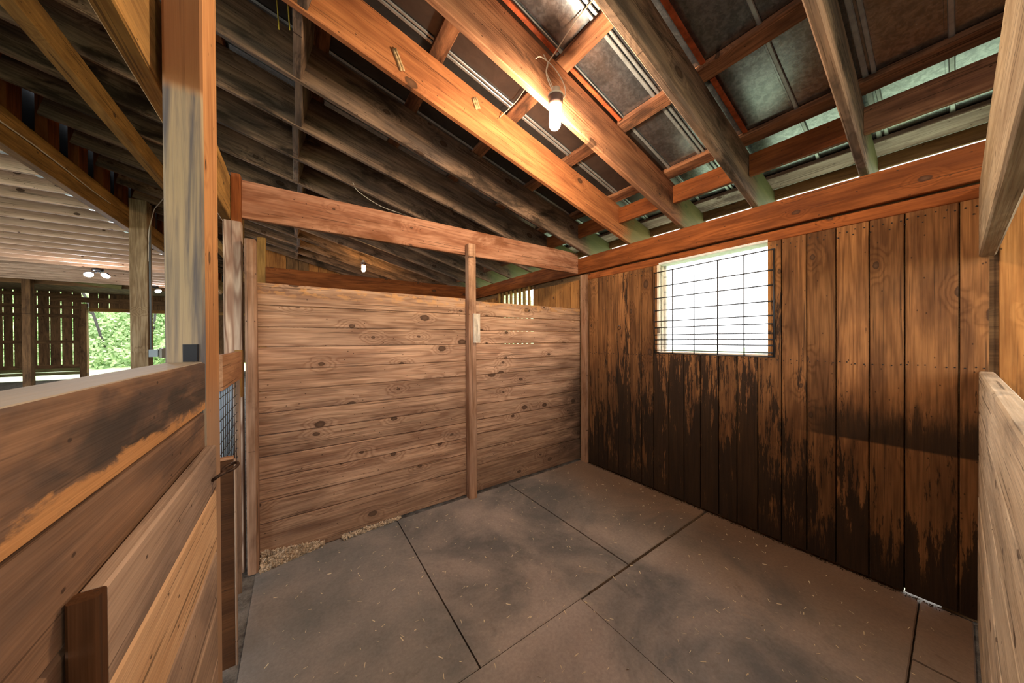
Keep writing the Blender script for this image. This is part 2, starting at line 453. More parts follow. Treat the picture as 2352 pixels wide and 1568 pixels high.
def make_grass():
    k = NT('lawn')
    g = k.n('ShaderNodeNewGeometry', _out=0)
    n = k.noise(g, 1.4, 8, 0.7)
    c = k.mix(k.step(n, 0.35, 0.65), (0.36, 0.45, 0.24), (0.56, 0.64, 0.42))
    return k.finish(c, 0.9, 0, 0.1, n, 0.6, 0.05)
M_GRASS = make_grass()
M_BOUNCE = plain('pale_bounce_ground', (0.62, 0.57, 0.50), 0.95, nscale=3, namt=0.3)
M_BLACK = plain('black_felt', (0.014, 0.014, 0.016), 0.95, spec=0.05)
M_IRON = plain('rusty_iron', (0.10, 0.055, 0.035), 0.6, 0.6, nscale=60, namt=0.5)
M_WIRE = plain('dark_steel_wire', (0.055, 0.05, 0.05), 0.5, 0.7)
M_GALV = plain('zinc_wire', (0.45, 0.45, 0.45), 0.4, 0.8)
M_NAIL = plain('nail_head', (0.02, 0.014, 0.010), 0.7, 0.2)
M_RED = plain('red_rosin_strip', (0.40, 0.075, 0.02), 0.75, nscale=20, namt=0.5)
M_CABLE = plain('dusty_white_cable', (0.55, 0.47, 0.38), 0.6)
M_SOCKET = plain('bakelite_socket', (0.10, 0.055, 0.045), 0.35)
M_COLLAR = plain('dull_collar', (0.42, 0.34, 0.26), 0.5)
M_BULB = plain('lit_bulb', (1, 0.9, 0.75), 0.3, emis=(1.0, 0.77, 0.53), estr=BULB_W)
M_BULB2 = plain('lit_amber_bulb', (1, 0.9, 0.75), 0.3, emis=(1.0, 0.55, 0.18), estr=BULB_W * 0.35)
M_FLOOD = plain('lit_led_panel', (1, 1, 1), 0.3, emis=(0.86, 0.92, 1.0), estr=1100.0)
M_BLACKMETAL = plain('black_metal', (0.012, 0.011, 0.012), 0.5, 0.4)
M_GREYBOX = plain('grey_box_plastic', (0.36, 0.44, 0.48), 0.45)
M_GREYCOVER = plain('clear_grey_cover', (0.30, 0.29, 0.24), 0.25)
M_CONDUIT = plain('grey_conduit', (0.20, 0.23, 0.25), 0.5)
M_HANGER = plain('zinc_joist_hanger', (0.62, 0.70, 0.72), 0.35, 0.6)
M_OVERLIT = plain('overlit_window_board', (0.72, 0.74, 0.70), 0.8, nscale=25, namt=0.2)  # raw wood coloured near white to imitate blown-out daylight
M_TWINE = plain('yellow_twine', (0.52, 0.42, 0.06), 0.8)
M_CURL = plain('wood_shaving', (0.88, 0.72, 0.54), 0.8, nscale=55, namt=0.40)
M_STRAW = plain('straw', (0.80, 0.70, 0.52), 0.8)
M_DEBRIS = plain('packed_debris', (0.10, 0.065, 0.04), 0.95, nscale=80, namt=0.6)
def make_leaf():
    k = NT('spring_leaves')
    g = k.n('ShaderNodeNewGeometry', _out=0)
    n = k.noise(g, 1.6, 5, 0.7)
    c = k.mix(k.step(n, 0.35, 0.65), (0.10, 0.20, 0.05), (0.50, 0.62, 0.30))
    return k.finish(c, 0.7, 0, 0.2)
M_LEAF = make_leaf()
M_BARK = plain('dark_bark', (0.07, 0.06, 0.055), 0.9, nscale=14, namt=0.5)

# ================================================================== THE SETTING
Y_END, X_END = 17.6, -13.0
# ground and floor
tag(mesh_obj('ground', [(-60, -40, -0.05), (60, -40, -0.05), (60, 70, -0.05), (-60, 70, -0.05)], [(0, 1, 2, 3)], M_GRASS), 'green lawn outside the barn', kind='structure')
yd = mesh_obj('bounce_ground', [(-60, -40, -0.045), (-13.2, -40, -0.045), (-13.2, 17, -0.045), (-60, 17, -0.045)], [(0, 1, 2, 3)], M_BOUNCE)  # unseen pale ground, added to bounce light up to the loft joists
tag(yd, 'unseen pale ground added beside the barn to brighten the joists', kind='structure')
fl = empty('floor', (0, 0, 0), 'dirt barn floor below the mats and along the aisle', kind='structure')
beam('dirt_bed', (X_END, 0.06), (-7.5, Y_END), (-0.045, -0.014), 'y', M_DIRT, fl, 0.001)

# rubber mats
def rubber_mat(x0, x1, y0, y1, label):
    o = beam('rubber_mat', (x0, x1), (y0, y1), (-0.0135, 0.0), 'x', M_RUBBER, None, 0.004)
    return tag(o, label, 'mat', 'rubber mats on the stall floor')
rubber_mat(-1.077, -0.012, -1.392, -0.02, 'brown rubber mat in the far corner below the barred window')
rubber_mat(-2.166, -1.089, -1.398, -0.02, 'rubber mat in the middle of the plank partition, before the rough stud')
rubber_mat(-3.045, -2.174, -1.398, -0.02, 'greyest rubber mat, beside the wood shavings and the doorway')
rubber_mat(-1.530, -0.012, -2.486, -1.410, 'large brown rubber mat along the stained window wall')
rubber_mat(-3.045, -1.5335, -2.486, -1.4015, 'rubber mat at the front edge of the picture, nearest the camera')
rubber_mat(-0.55, -0.012, -2.655, -2.492, 'narrow dark mat strip at the foot of the pale partition')
rubber_mat(-3.045, -0.562, -2.655, -2.492, 'long mat strip running along the pale partition')
dl = empty('seam_debris', (-0.55, -1.402, 0), 'packed dirt filling the gap between two mats', kind='stuff')
beam('dirt_strip', (-1.46, -0.05), (-1.4115, -1.3925), (-0.014, -0.003), 'x', M_DEBRIS, dl, 0.002)

# ---------------- left partition: horizontal planks
wl = empty('wall_left', (-1.55, 0.012, 0), 'plank partition of horizontal pine boards', kind='structure')
ZL = [0.012, 0.247, 0.392, 0.541, 0.685, 0.829, 0.975, 1.117, 1.256, 1.411, 1.543, 1.688, 1.836]
ZR = [0.012, 0.259, 0.407, 0.554, 0.690, 0.835, 0.973, 1.117, 1.260, 1.411, 1.540, 1.677, 1.820]
for Z, x0, x1 in ((ZL, -3.085, -1.508), (ZR, -1.504, -0.012)):
    for i in range(12):
        pr = random.uniform(-0.002, 0.002)
        beam('plank', (x0, x1), (pr, 0.027), (Z[i] + 0.0022, Z[i + 1] - 0.0022), 'x', W_PART, wl, 0.0035)
beam('plank', (-2.83, -2.55), (-0.012, 0.012), (-0.005, 0.030), 'x', W_PART, wl, 0.003)

# ---------------- window wall: vertical planks, and on into the next stalls
wb = empty('wall_back', (0.01, -1.3, 0), 'window wall of dark stained vertical planks', kind='structure')
SE = [-0.012, -0.135, -0.262, -0.389, -0.530, -0.673, -0.801, -0.926, -1.078, -1.215, -1.351, -1.491, -1.619, -1.753, -1.892, -2.025, -2.163, -2.303, -2.436, -2.612, -2.700]
WY0, WY1, WZ0, WZ1 = -1.815, -0.988, 1.330, 2.150
def vplank(y0, y1, z0, z1, mat, parent, x=0.0):
    g = 0.0026
    return beam('plank', (x + random.uniform(-0.0015, 0.0015), x + 0.022), (y0 + g, y1 - g), (z0, z1), 'z', mat, parent, 0.003)
for a, b in zip(SE[1:], SE[:-1]):
    if b <= WY0 or a >= WY1:
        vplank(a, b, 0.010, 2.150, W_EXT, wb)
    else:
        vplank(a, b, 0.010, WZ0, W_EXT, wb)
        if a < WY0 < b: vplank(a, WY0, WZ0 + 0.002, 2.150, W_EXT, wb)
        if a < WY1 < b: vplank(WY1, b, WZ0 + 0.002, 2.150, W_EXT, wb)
y = -2.722
while y > -5.5:
    w = random.uniform(0.19, 0.24)
    vplank(y - w, y, 0.010, 2.43, W_EXT2, wb, 0.004)
    y -= w
# next stall: planks above and beside the barred opening
y = 0.03
while y < 5.4:
    w = random.uniform(0.115, 0.15)
    if 0.93 < y + w / 2 < 1.80:
        vplank(y, y + w, 0.010, 1.35, W_EXT2, wb)
    else:
        vplank(y, y + w, 0.010, 2.17, W_EXT2, wb)
    y += w
# outer sheathing that closes the joints (left open at the two windows and in a chink by the floor)
M_SH = W_BARN
for y0, y1, z0, z1 in ((-5.5, -2.56, 0.0, 2.4), (-2.43, WY0, 0.0, 2.4), (-2.56, -2.43, 0.016, 2.4), (WY1, 0.935, 0.0, 2.4), (1.79, 5.5, 0.0, 2.4), (WY0, WY1, 0.0, WZ0 - 0.02), (WY0, WY1, 2.17, 2.4), (0.935, 1.79, 0.0, 1.35), (0.935, 1.79, 2.19, 2.4)):
    beam('sheathing', (0.026, 0.045), (y0, y1), (z0 if z0 else -0.05, z1), 'y', M_SH, wb, 0.001)
# nail heads in the boards (too small to pick apart)
V, Fc = [], []
def nail(y, z, x=-0.0035, r=0.0038):
    i = len(V)
    for j in range(6):
        t = j * math.pi / 3
        V.append((x, y + r * math.cos(t), z + r * math.sin(t)))
    for j in range(6):
        t = j * math.pi / 3
        V.append((0.004, y + r * math.cos(t), z + r * math.sin(t)))
    Fc.append(tuple(range(i, i + 6)))
    for j in range(6):
        Fc.append((i + j, i + 6 + j, i + 6 + (j + 1) % 6, i + (j + 1) % 6))
for a, b in zip(SE[1:], SE[:-1]):
    n = max(2, round((b - a) / 0.032))
    for i in range(n):
        yy = a + (b - a) * (i + 0.5) / n + random.uniform(-0.006, 0.006)
        if not (WY0 < yy < WY1):
            nail(yy, 2.118 + random.uniform(-0.008, 0.008))
            if i % 2: nail(yy + 0.008, 2.085 + random.uniform(-0.012, 0.008))
        nail(yy, 1.295 + random.uniform(-0.006, 0.006))
o = mesh_obj('nail_heads', V, Fc, M_NAIL, wb)
o['kind'] = 'stuff'

# strip below the header and the post in the corner
t1 = beam('trim_1', (0.001, 0.024), (-2.70, -0.012), (2.152, 2.226), 'y', W_HEAD)
tag(t1, 'reddish nailing strip between header and the vertical boards', kind='structure')
t2 = beam('trim_2', (-0.040, -0.001), (-0.118, -0.034), (0.002, 2.214), 'z', W_STUD)
tag(t2, 'upright corner strip where plank partition meets the window wall', kind='structure')

# header along the eave wall
tag(beam('header_beam', (-0.040, -0.001), (-5.5, 5.4), (2.232, 2.419), 'y', W_HEAD), 'long reddish header beam running above the barred window', 'beam', kind='thing')

# window linings
w1 = empty('window_1', (0.06, -1.4, 1.33), 'square unglazed window opening', kind='structure')
beam('sill_board', (-0.004, 0.13), (WY0, WY1), (WZ0 - 0.018, WZ0), 'y', W_PALE, w1)
beam('head_board', (-0.004, 0.13), (WY0, WY1), (WZ1, WZ1 + 0.02), 'y', M_OVERLIT, w1)
beam('jamb_board', (-0.004, 0.13), (WY0 - 0.02, WY0), (WZ0, WZ1), 'z', W_EXT2, w1)
beam('jamb_board', (-0.004, 0.13), (WY1, WY1 + 0.02), (WZ0, WZ1), 'z', W_PALE, w1)
beam('stop_board', (0.09, 0.115), (WY1 - 0.022, WY1 - 0.001), (WZ0, WZ1), 'z', M_OVERLIT, w1, 0.002)
w2 = empty('window_2', (0.03, 1.36, 1.35), 'barred opening in the next stall', kind='structure')
for i in range(8):
    yy = 0.99 + i * 0.117
    beam('bar', (-0.012, 0.020), (yy, yy + 0.040), (1.34, 2.235), 'z', W_OCHRE, w2)

# ---------------- low pale partition right beside the camera
wr = empty('wall_right', (-1.5, -2.69, 0), 'low partition of pale weathered planks', kind='structure')
zz = [0.0, 0.215, 0.43, 0.645, 0.86, 1.075, 1.279]
for i in range(6):
    beam('plank', (-3.045, -0.004), (-2.713, -2.668 + random.uniform(-0.002, 0.002)), (zz[i] + 0.001, zz[i + 1] - 0.001), 'x', W_PALE, wr, 0.005)
tag(beam('side_beam', (-3.2, -0.002), (-2.716, -2.668), (1.852, 2.205), 'x', W_PALE2, None, 0.006), 'pale deep beam overhead at the right edge of the picture', 'beam', kind='thing')

# ---------------- stall front on the camera's left: low wall
wf = empty('wall_front', (-3.09, -2.6, 0), 'low stall front of stained planks', kind='structure')
beam('plank', (-3.138, -3.050), (-4.6, -1.338), (1.246, 1.390), 'y', W_HALF, wf, 0.006)
z = 1.243
while z > 0.05:
    beam('plank', (-3.078, -3.052 + random.uniform(-0.002, 0.002)), (-4.6, -1.338), (max(0.0, z - 0.146), z - 0.003), 'y', W_HALF, wf, 0.004)
    z -= 0.149

# ---------------- far gable of the stall row, barn end wall, side walls
wg = empty('wall_far', (-1.6, 5.4, 0), 'board wall closing the last stall', kind='structure')
x = -3.35
while x < 0.0:
    w = random.uniform(0.17, 0.26)
    zt = 2.72 - 0.258 * (x + w + 0.04)
    beam('plank', (x + 0.002, min(x + w, -0.002) - 0.002), (5.40, 5.425), (0.0, zt), 'z', W_EXT2 if random.random() < 0.5 else W_BARN, wg)
    x += w
V = [(-3.35, 5.43, 0), (-0.002, 5.43, 0), (-0.002, 5.43, 2.70), (-3.35, 5.43, 3.56)]
V += [(a, b + 0.02, c) for a, b, c in V]
mesh_obj('sheathing', V, [(3, 2, 1, 0), (4, 5, 6, 7), (0, 1, 5, 4), (1, 2, 6, 5), (2, 3, 7, 6), (3, 0, 4, 7)], W_BARN, wg)
we = empty('wall_end', (-9, Y_END, 0), 'far end wall of gapped dark boards with open doorway', kind='structure')
SL = [-13.0, -12.75, -12.48, -12.2, -11.98, -11.709, -11.486, -11.22, -10.956, -10.676, -10.398, -10.124, -9.90]
for i, (a, b) in enumerate(zip(SL[:-1], SL[1:])):
    g = 0.008 + 1.0 * [0.016, 0.004, 0.02, 0.006, 0.018, 0.024, 0.002, 0.022, 0.015, 0.030, 0.018, 0.01][i]
    beam('board', (a + 0.002, b - g), (Y_END, Y_END + 0.03), (0.40, 4.05), 'z', W_BARN, we)
x = -9.72
while x < -3.2:
    w = random.uniform(0.24, 0.30)
    beam('board', (x, x + w - random.choice((0.004, 0.006, 0.02))), (Y_END, Y_END + 0.03), (2.70 if x < -7.35 else 0.4, 4.05), 'z', W_BARN, we)
    x += w
for zc in (3.30, 2.84, 2.50, 1.47, 0.50):
    beam('girt', (X_END, -9.90), (Y_END - 0.045, Y_END - 0.003), (zc - 0.07, zc + 0.07), 'x', W_BARN, we)
beam('girt', (-9.72, -3.2), (Y_END - 0.045, Y_END - 0.003), (2.70, 2.84), 'x', W_OCHRE, we)
beam('girt', (-10.6, -3.2), (Y_END - 0.15, Y_END - 0.10), (3.05, 3.25), 'x', W_BARN, we)
beam('skirt_board', (X_END, -9.90), (Y_END - 0.05, Y_END - 0.003), (0.30, 0.43), 'x', W_SKIRT, we)
beam('skirt_board', (X_END, -9.90), (Y_END - 0.05, Y_END - 0.003), (0.17, 0.29), 'x', W_SKIRT, we)
beam('door_post', (-9.92, -9.735), (Y_END - 0.16, Y_END - 0.005), (-0.01, 3.0), 'z', W_BARN, we)
ws = empty('wall_side', (-3.2, 11, 0), 'plain board wall along the far part of the aisle', kind='structure')
y = 5.45
while y < Y_END:
    beam('board', (-3.22, -3.195), (y, y + 0.296), (0.0, 3.2), 'z', W_BARN, ws)
    y += 0.30
wo = empty('wall_outer', (X_END, 5, 0), 'outer board wall beyond the loft', kind='structure')
y = 11.0
while y < Y_END:
    beam('board', (X_END - 0.03, X_END), (y, y + 0.496), (0.0, 4.05), 'z', W_BARN, wo)
    y += 0.50

# ================================================================== LEAN-TO ROOF
SLOPE = 0.258
NRM = Vector((SLOPE, 0, 1)).normalized()
DIR = Vector((1, 0, -SLOPE)).normalized()
def zraf(x): return 2.43 - SLOPE * (x + 0.04)          # underside of the rafters
RD = 0.286
ceil = empty('ceiling', (-2.2, 0, 3.0), 'open lean-to roof of rafters, purlins and metal sheets', kind='structure')
RY = [-0.145 + 0.535 * k for k in range(-9, 11)]
RY_EX = {-3: -1.745, -2: -1.21, -1: -0.665}
def slope_board(name, x0, x1, yc, w, t, off, mat, parent, bev=0.005):
    """board down the slope: w = depth along the roof normal, off = its underside above the rafter underside"""
    a = Vector((x0, yc, zraf(x0))) + NRM * (off + w / 2)
    b = Vector((x1, yc, zraf(x1))) + NRM * (off + w / 2)
    return lumber(name, a, b, w, t, NRM, mat, parent, bev)
for yr in RY:
    yr2 = {-1.750: -1.745}.get(round(yr, 3), yr)
    slope_board('rafter', -4.88, 0.33, yr2, RD, 0.040, 0.0, W_RAFT_LIT if abs(yr + 0.68) < 0.02 else (W_RAFTC if abs(yr + 1.215) < 0.02 else W_RAFT), ceil)
yr = RY[-1] + 0.535
while yr < 13:
    slope_board('rafter', -4.88, -3.23, yr, RD, 0.040, 0.0, W_RAFT, ceil)
    yr += 0.535
# purlins lie flat on the rafters
for xp in (-0.42, -1.03, -1.61, -2.20, -2.80, -3.40, -4.00, -4.60):
    p = Vector((xp + 0.048, 0, zraf(xp + 0.048))) + NRM * (RD + 0.019)
    lumber('purlin', p + Vector((0, -5.5, 0)), p + Vector((0, 5.4, 0)), 0.096, 0.038, DIR, W_PURL, ceil)
# eave: weathered board, edge board and short blocking between rafters
p = Vector((0.17, 0, zraf(0.17))) + NRM * (RD + 0.017)
lumber('eave_board', p + Vector((0, -5.5, 0)), p + Vector((0, 5.4, 0)), 0.15, 0.034, DIR, W_EAVE, ceil)
beam('edge_board', (0.335, 0.36), (-5.5, 5.4), (2.560, 2.645), 'y', W_BARN, ceil)
for a, b in zip(RY[:-1], RY[1:]):
    beam('eave_blocking', (-0.215, -0.178), (a + 0.021, b - 0.021), (2.590, 2.738), 'y', W_HEAD if random.random() < 0.7 else W_PURL, ceil)
    xb = -2.80 + random.uniform(-0.025, 0.025)
    lumber('bridging', Vector((xb, a + 0.021, zraf(xb))) + NRM * (RD / 2 + 0.002), Vector((xb, b - 0.021, zraf(xb))) + NRM * (RD / 2 + 0.002), RD - 0.006, 0.046, NRM, W_RAFT, ceil)
# narrow red strips beside two rafters, under the sheets
for yc, x0, x1 in ((-1.262, -1.52, -1.04), (-1.262, -2.1, -1.64), (-1.800, -1.52, -1.04), (-1.800, -0.93, -0.44), (-1.800, -2.1, -1.64)):
    slope_board('red_strip', x0, x1, yc, 0.012, 0.026, RD + 0.004, M_RED, ceil, 0.002)
# metal sheets with ribs
RIB = [-5.5, -5.0, -4.55, -4.1, -3.6, -3.1, -2.57, -2.32, -2.03, -1.495, -1.25, -0.735, -0.13, 0.36, 0.85, 1.35, 1.85, 2.35, 2.85, 3.35, 3.85, 4.35, 4.85, 5.42]
MO = RD + 0.040
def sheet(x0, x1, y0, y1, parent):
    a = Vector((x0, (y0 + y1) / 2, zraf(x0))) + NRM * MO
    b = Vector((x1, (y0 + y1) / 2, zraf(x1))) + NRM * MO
    return lumber('metal_sheet', a, b, y1 - y0, 0.003, (0, 1, 0), M_METAL_DIMMED if -1.3 < (y0 + y1) / 2 < 0.4 else M_METAL, parent, 0.0005)
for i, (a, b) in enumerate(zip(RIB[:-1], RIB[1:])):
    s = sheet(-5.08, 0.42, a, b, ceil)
    wide = i % 2 == 0
    for dy, w in (((-0.016, 0.018), (0.014, 0.022)) if wide else ((0.0, 0.020),)):
        slope_board('rib', -4.93, 0.42, b + dy - 0.02, 0.010, w, MO - 0.012, M_RIB, s, 0.003)
sheet(-5.08, -3.18, 5.42, Y_END, ceil)

# ================================================================== POSTS AND BEAMS OF THE STALL
def thing(o, label, cat, group=None):
    return tag(o, label, cat, group, 'thing')
thing(beam('tie_beam', (-3.105, -0.042), (0.000, 0.038), (2.238, 2.480), 'x', W_BEAM), 'brown tie beam spanning high above the plank partition', 'beam')
mp = thing(beam('rough_stud', (-1.541, -1.466), (-0.083, -0.004), (0.0, 2.325), 'z', W_STUD, None, 0.008), 'rough upright stud nailed over the middle of the plank partition', 'post')
thing(beam('nailed_block', (-1.508, -1.440), (-0.108, -0.0845), (1.425, 1.690), 'z', W_PALE, None, 0.004), 'short pale block nailed to the rough upright stud', 'wood block')
thing(beam('rough_stud', (-3.086, -3.030), (-0.105, -0.004), (0.0, 2.085), 'z', W_STUD, None, 0.012), 'narrow chewed stud at the doorway end of the partition', 'post')
thing(beam('stall_post', (-3.133, -3.050), (-1.330, -1.125), (0.0, 3.20), 'z', W_POST, None, 0.006), 'big weathered post standing at the end of the low wall', 'post')
rp = empty('notched_post', (-3.147, -0.005, 0), 'post with bold wavy grain behind the doorway, notched for the door beam', 'post', kind='thing')
beam('shaft', (-3.190, -3.105), (-0.050, 0.040), (0.0, 2.196), 'z', W_RING, rp)
beam('tongue', (-3.152, -3.106), (-0.050, 0.040), (2.196, 2.492), 'z', W_HEAD, rp)
thing(beam('door_beam', (-3.203, -3.154), (-4.6, 0.6), (2.205, 2.470), 'y', W_OCHRE), 'door beam running along the stall front, past the big post', 'beam')
# posts, rails of the next stall
thing(beam('stall_post', (-3.245, -3.155), (2.76, 2.85), (0.0, 2.85), 'z', W_OCHRE), 'ochre post beyond the partition at the next stall corner', 'post')
pn = empty('wall_next', (-1.6, 2.8, 0), 'partition between the two far stalls', kind='structure')
for i in range(14):
    beam('plank', (-3.15, -0.05), (2.74, 2.765), (0.01 + i * 0.146, 0.01 + i * 0.146 + 0.143), 'x', W_PART, pn)
thing(beam('tie_beam', (-3.155, -0.042), (2.70, 2.738), (2.20, 2.45), 'x', W_HEAD), 'far reddish tie beam seen over the top of the plank partition', 'beam')

# ================================================================== DOORWAY
pd = empty('plank_door', (-3.037, -1.68, 0.1), 'plank door folded flat against the low wall, with eye bolt', 'door', kind='thing')
zs = [(1.150, 1.022, W_GREYB), (1.018, 0.842, W_TAN), (0.838, 0.680, W_GREYB), (0.676, 0.530, W_GREYB), (0.526, 0.380, W_GREYB), (0.376, 0.230, W_GREYB), (0.226, 0.080, W_GREYB)]
for i, (a, b, m) in enumerate(zs):
    beam('plank', (-3.0475, -3.023), (-2.006, -1.372), (b, a), 'y', m, pd, 0.004)
beam('end_batten', (-3.0478, -3.022), (-2.030, -2.008), (0.08, 1.150), 'z', W_DARKB, pd, 0.003)
W = Matrix.Translation((-2.985, -1.405, 1.118))
ring = [(-2.990 + 0.017 * math.cos(t), -1.385 + 0.034 * math.sin(t), 1.080 + 0.004 * math.cos(t)) for t in [2 * math.pi * i / 20 for i in range(20)]]
eb = tube('eye_bolt', ring, 0.0045, M_IRON, pd, cyc=True)
tube('shank', [(-3.023, -1.434, 1.066), (-3.008, -1.432, 1.076), (-2.996, -1.418, 1.080)], 0.0045, M_IRON, eb)

mg = empty('mesh_gate', (-3.10, -0.45, 0.02), 'half gate with wire mesh in the narrow doorway', 'gate', kind='thing')
beam('top_rail', (-3.112, -3.088), (-0.80, -0.235), (1.235, 1.392), 'y', W_DOORB, mg)
beam('rail_end', (-3.120, -3.088), (-0.230, -0.165), (1.125, 1.398), 'z', W_OCHRE, mg)
beam('stile', (-3.112, -3.092), (-0.285, -0.255), (0.02, 1.232), 'z', W_GREYB, mg)
beam('lower_board', (-3.125, -3.112), (-0.80, -0.290), (0.02, 0.40), 'y', W_GREYB, mg)
beam('lower_board', (-3.125, -3.112), (-0.80, -0.290), (0.403, 0.78), 'y', W_GREYB, mg)
for i in range(4):
    beam('backing_board', (-3.130, -3.118), (-0.80 + i * 0.128, -0.80 + i * 0.128 + 0.125), (0.782, 1.233), 'z', W_SKYLIT, mg, 0.002)
for i in range(9):
    tube('mesh_wire', [(-3.104, -0.80, 0.80 + i * 0.05), (-3.104, -0.285, 0.80 + i * 0.05)], 0.0016, M_WIRE, mg)
for i in range(10):
    tube('mesh_wire', [(-3.104, -0.79 + i * 0.052, 0.782), (-3.104, -0.79 + i * 0.052, 1.233)], 0.0016, M_WIRE, mg)
bl = empty('door_leaf', (-3.10, -0.81, 0.04), 'dark brown lower door leaf standing open in the doorway', 'door', kind='thing')
beam('panel', (-3.42, -3.054), (-0.822, -0.800), (0.045, 0.940), 'x', W_DARKB, bl)
beam('edge_strip', (-3.0535, -3.047), (-0.823, -0.799), (0.045, 0.940), 'z', W_GREYB, bl, 0.002)
beam('cap_strip', (-3.42, -3.054), (-0.824, -0.798), (0.941, 0.953), 'x', W_DOORB, bl, 0.002)
thing(beam('latch_plate', (-3.096, -3.063), (-1.340, -1.3315), (1.392, 1.442), 'z', M_BLACKMETAL, None, 0.003), 'black steel latch plate on the big weathered post', 'latch')

# ================================================================== WINDOW GUARD AND WALL RING
gd = empty('wire_guard', (-0.006, -1.4, 1.32), 'wire grid guard hung over the square window', 'window guard', kind='thing')
for i, zc in enumerate((2.086, 1.945, 1.836, 1.719, 1.617, 1.557, 1.489, 1.443, 1.400, 1.345, 1.319)):
    s = 0.006 if i == 0 else 0.0
    tube('cross_wire', [(-0.007, -0.940, zc - s), (-0.007, -1.40, zc), (-0.007, -1.858, zc + s)], 0.0048, M_WIRE, gd)
for yc in (-0.946, -1.122, -1.307, -1.489, -1.672, -1.852):
    tube('upright_wire', [(-0.0105, yc, 1.317), (-0.0105, yc, 1.7), (-0.0105, yc, 2.088)], 0.0048, M_WIRE, gd)
tr = empty('tie_ring', (-0.01, -0.555, 1.58), 'small iron tie ring on the dark vertical boards', 'ring', kind='thing')
tube('ring', [(-0.012, -0.555 + 0.019 * math.cos(t), 1.572 + 0.019 * math.sin(t)) for t in [2 * math.pi * i / 18 for i in range(18)]], 0.003, M_IRON, tr, cyc=True)
tube('staple', [(0.0, -0.545, 1.596), (-0.016, -0.548, 1.598), (-0.016, -0.556, 1.592), (0.0, -0.558, 1.590)], 0.003, M_GALV, tr)

# ================================================================== LAMPS
def bulb(loc, label, scale=1.0, glow=None):
    t = empty('bare_bulb', loc, label, 'light bulb', 'bare bulbs in the stalls', 'thing')
    W = Matrix.Translation(loc) @ Matrix.Rotation(math.radians(3), 4, 'X') @ Matrix.Scale(scale, 4)
    R = 0.029
    prof = [(0.006, -0.066)] + [(R * math.cos(a), -0.038 - R * math.sin(a)) for a in [math.radians(d) for d in (75, 60, 45, 30, 15, 0)]] + [(R, 0.0), (R, 0.040), (0.026, 0.052)]
    lathe('glass', prof, glow or M_BULB, t, W)
    s = lathe('socket', [(0.026, 0.046), (0.033, 0.050), (0.036, 0.062), (0.036, 0.092), (0.030, 0.100)], M_SOCKET, t, W)
    lathe('collar', [(0.038, 0.092), (0.039, 0.096), (0.038, 0.100), (0.022, 0.108), (0.020, 0.132), (0.012, 0.136)], M_COLLAR, s, W)
    return t
B0 = (-1.607, -1.295, 2.722)
bulb(B0, 'lit bare bulb hanging from the rafter over the stall', 1.15)
bulb((-1.87, 3.2, 2.69), 'small lit bulb glowing far off under the rafters of the last stall', glow=M_BULB2)
bulb((-1.6, -4.0, 2.70), 'lit bulb in the stall behind the pale partition, out of view')
# wires round the first bulb
top = Vector(B0) + Vector((0, 0, 0.135))
tube('light_cable', smooth_pts([top + Vector((-0.008, 0, -0.01)), top + Vector((-0.045, 0.004, 0.045)), top + Vector((-0.055, 0.012, 0.10)), top + Vector((-0.03, 0.02, 0.17)), top + Vector((0.005, -0.01, 0.235)), top + Vector((0.01, -0.16, 0.285)), top + Vector((0.012, -0.30, 0.293))]), 0.0033, M_CABLE)
tag(bpy.data.objects['light_cable'], 'pale cable climbing from the bulb socket to the purlin', 'cable', kind='thing')
o = tube('light_cable', smooth_pts([top + Vector((0.012, 0, -0.01)), top + Vector((-0.02, 0.01, 0.05)), top + Vector((-0.05, 0.014, 0.10)), top + Vector((-0.035, 0.02, 0.16)), top + Vector((-0.055, 0.035, 0.215))]), 0.0028, M_CABLE)
tag(o, 'thin cable twisted beside the bulb cable against the rafter', 'cable', kind='thing')
o = tube('light_cable', smooth_pts([top + Vector((0.034, -0.01, -0.045)), top + Vector((0.062, -0.02, 0.005)), top + Vector((0.055, -0.01, 0.075)), top + Vector((0.0, 0.01, 0.15)), top + Vector((-0.075, 0.03, 0.185)), top + Vector((-0.10, 0.052, 0.18))]), 0.0030, M_CABLE)
tag(o, 'looped cable bowing out from the bulb socket', 'cable', kind='thing')
def on_roof(x, yv, off): return Vector((x, yv, zraf(x))) + NRM * off
o = tube('light_cable', smooth_pts([on_roof(-1.63, -1.18, 0.24), on_roof(-1.64, -1.0, 0.276), on_roof(-1.63, -0.85, 0.27), on_roof(-1.66, -0.70, 0.22)]), 0.0030, M_CABLE)
tag(o, 'cable stapled along the purlin between two orange rafters', 'cable', kind='thing')
o = tube('light_cable', smooth_pts([on_roof(-2.35, 0.90, 0.03), on_roof(-2.28, 0.93, -0.02), on_roof(-2.05, 1.0, -0.03), on_roof(-1.8, 1.05, 0.02), on_roof(-1.6, 1.1, 0.06)]), 0.0035, M_CABLE)
tag(o, 'white cable drooping under the dark rafters above the tie beam', 'cable', kind='thing')
for i, (xx, yy, L) in enumerate(((-2.98, -0.415, 0.27), (-2.93, -0.50, 0.30))):
    o = tube('twine', [on_roof(xx, yy, 0.30), on_roof(xx, yy, 0.30) + Vector((0.004, 0.002, -L / 2)), on_roof(xx, yy, 0.30) + Vector((0.012, 0.0, -L))], 0.0035, M_TWINE)
    tag(o, ('yellow twine end hanging from the roof, the one nearer the big post', 'yellow twine end hanging from the roof, the one nearer the orange rafter')[i], 'twine', 'yellow twine ends', 'thing')

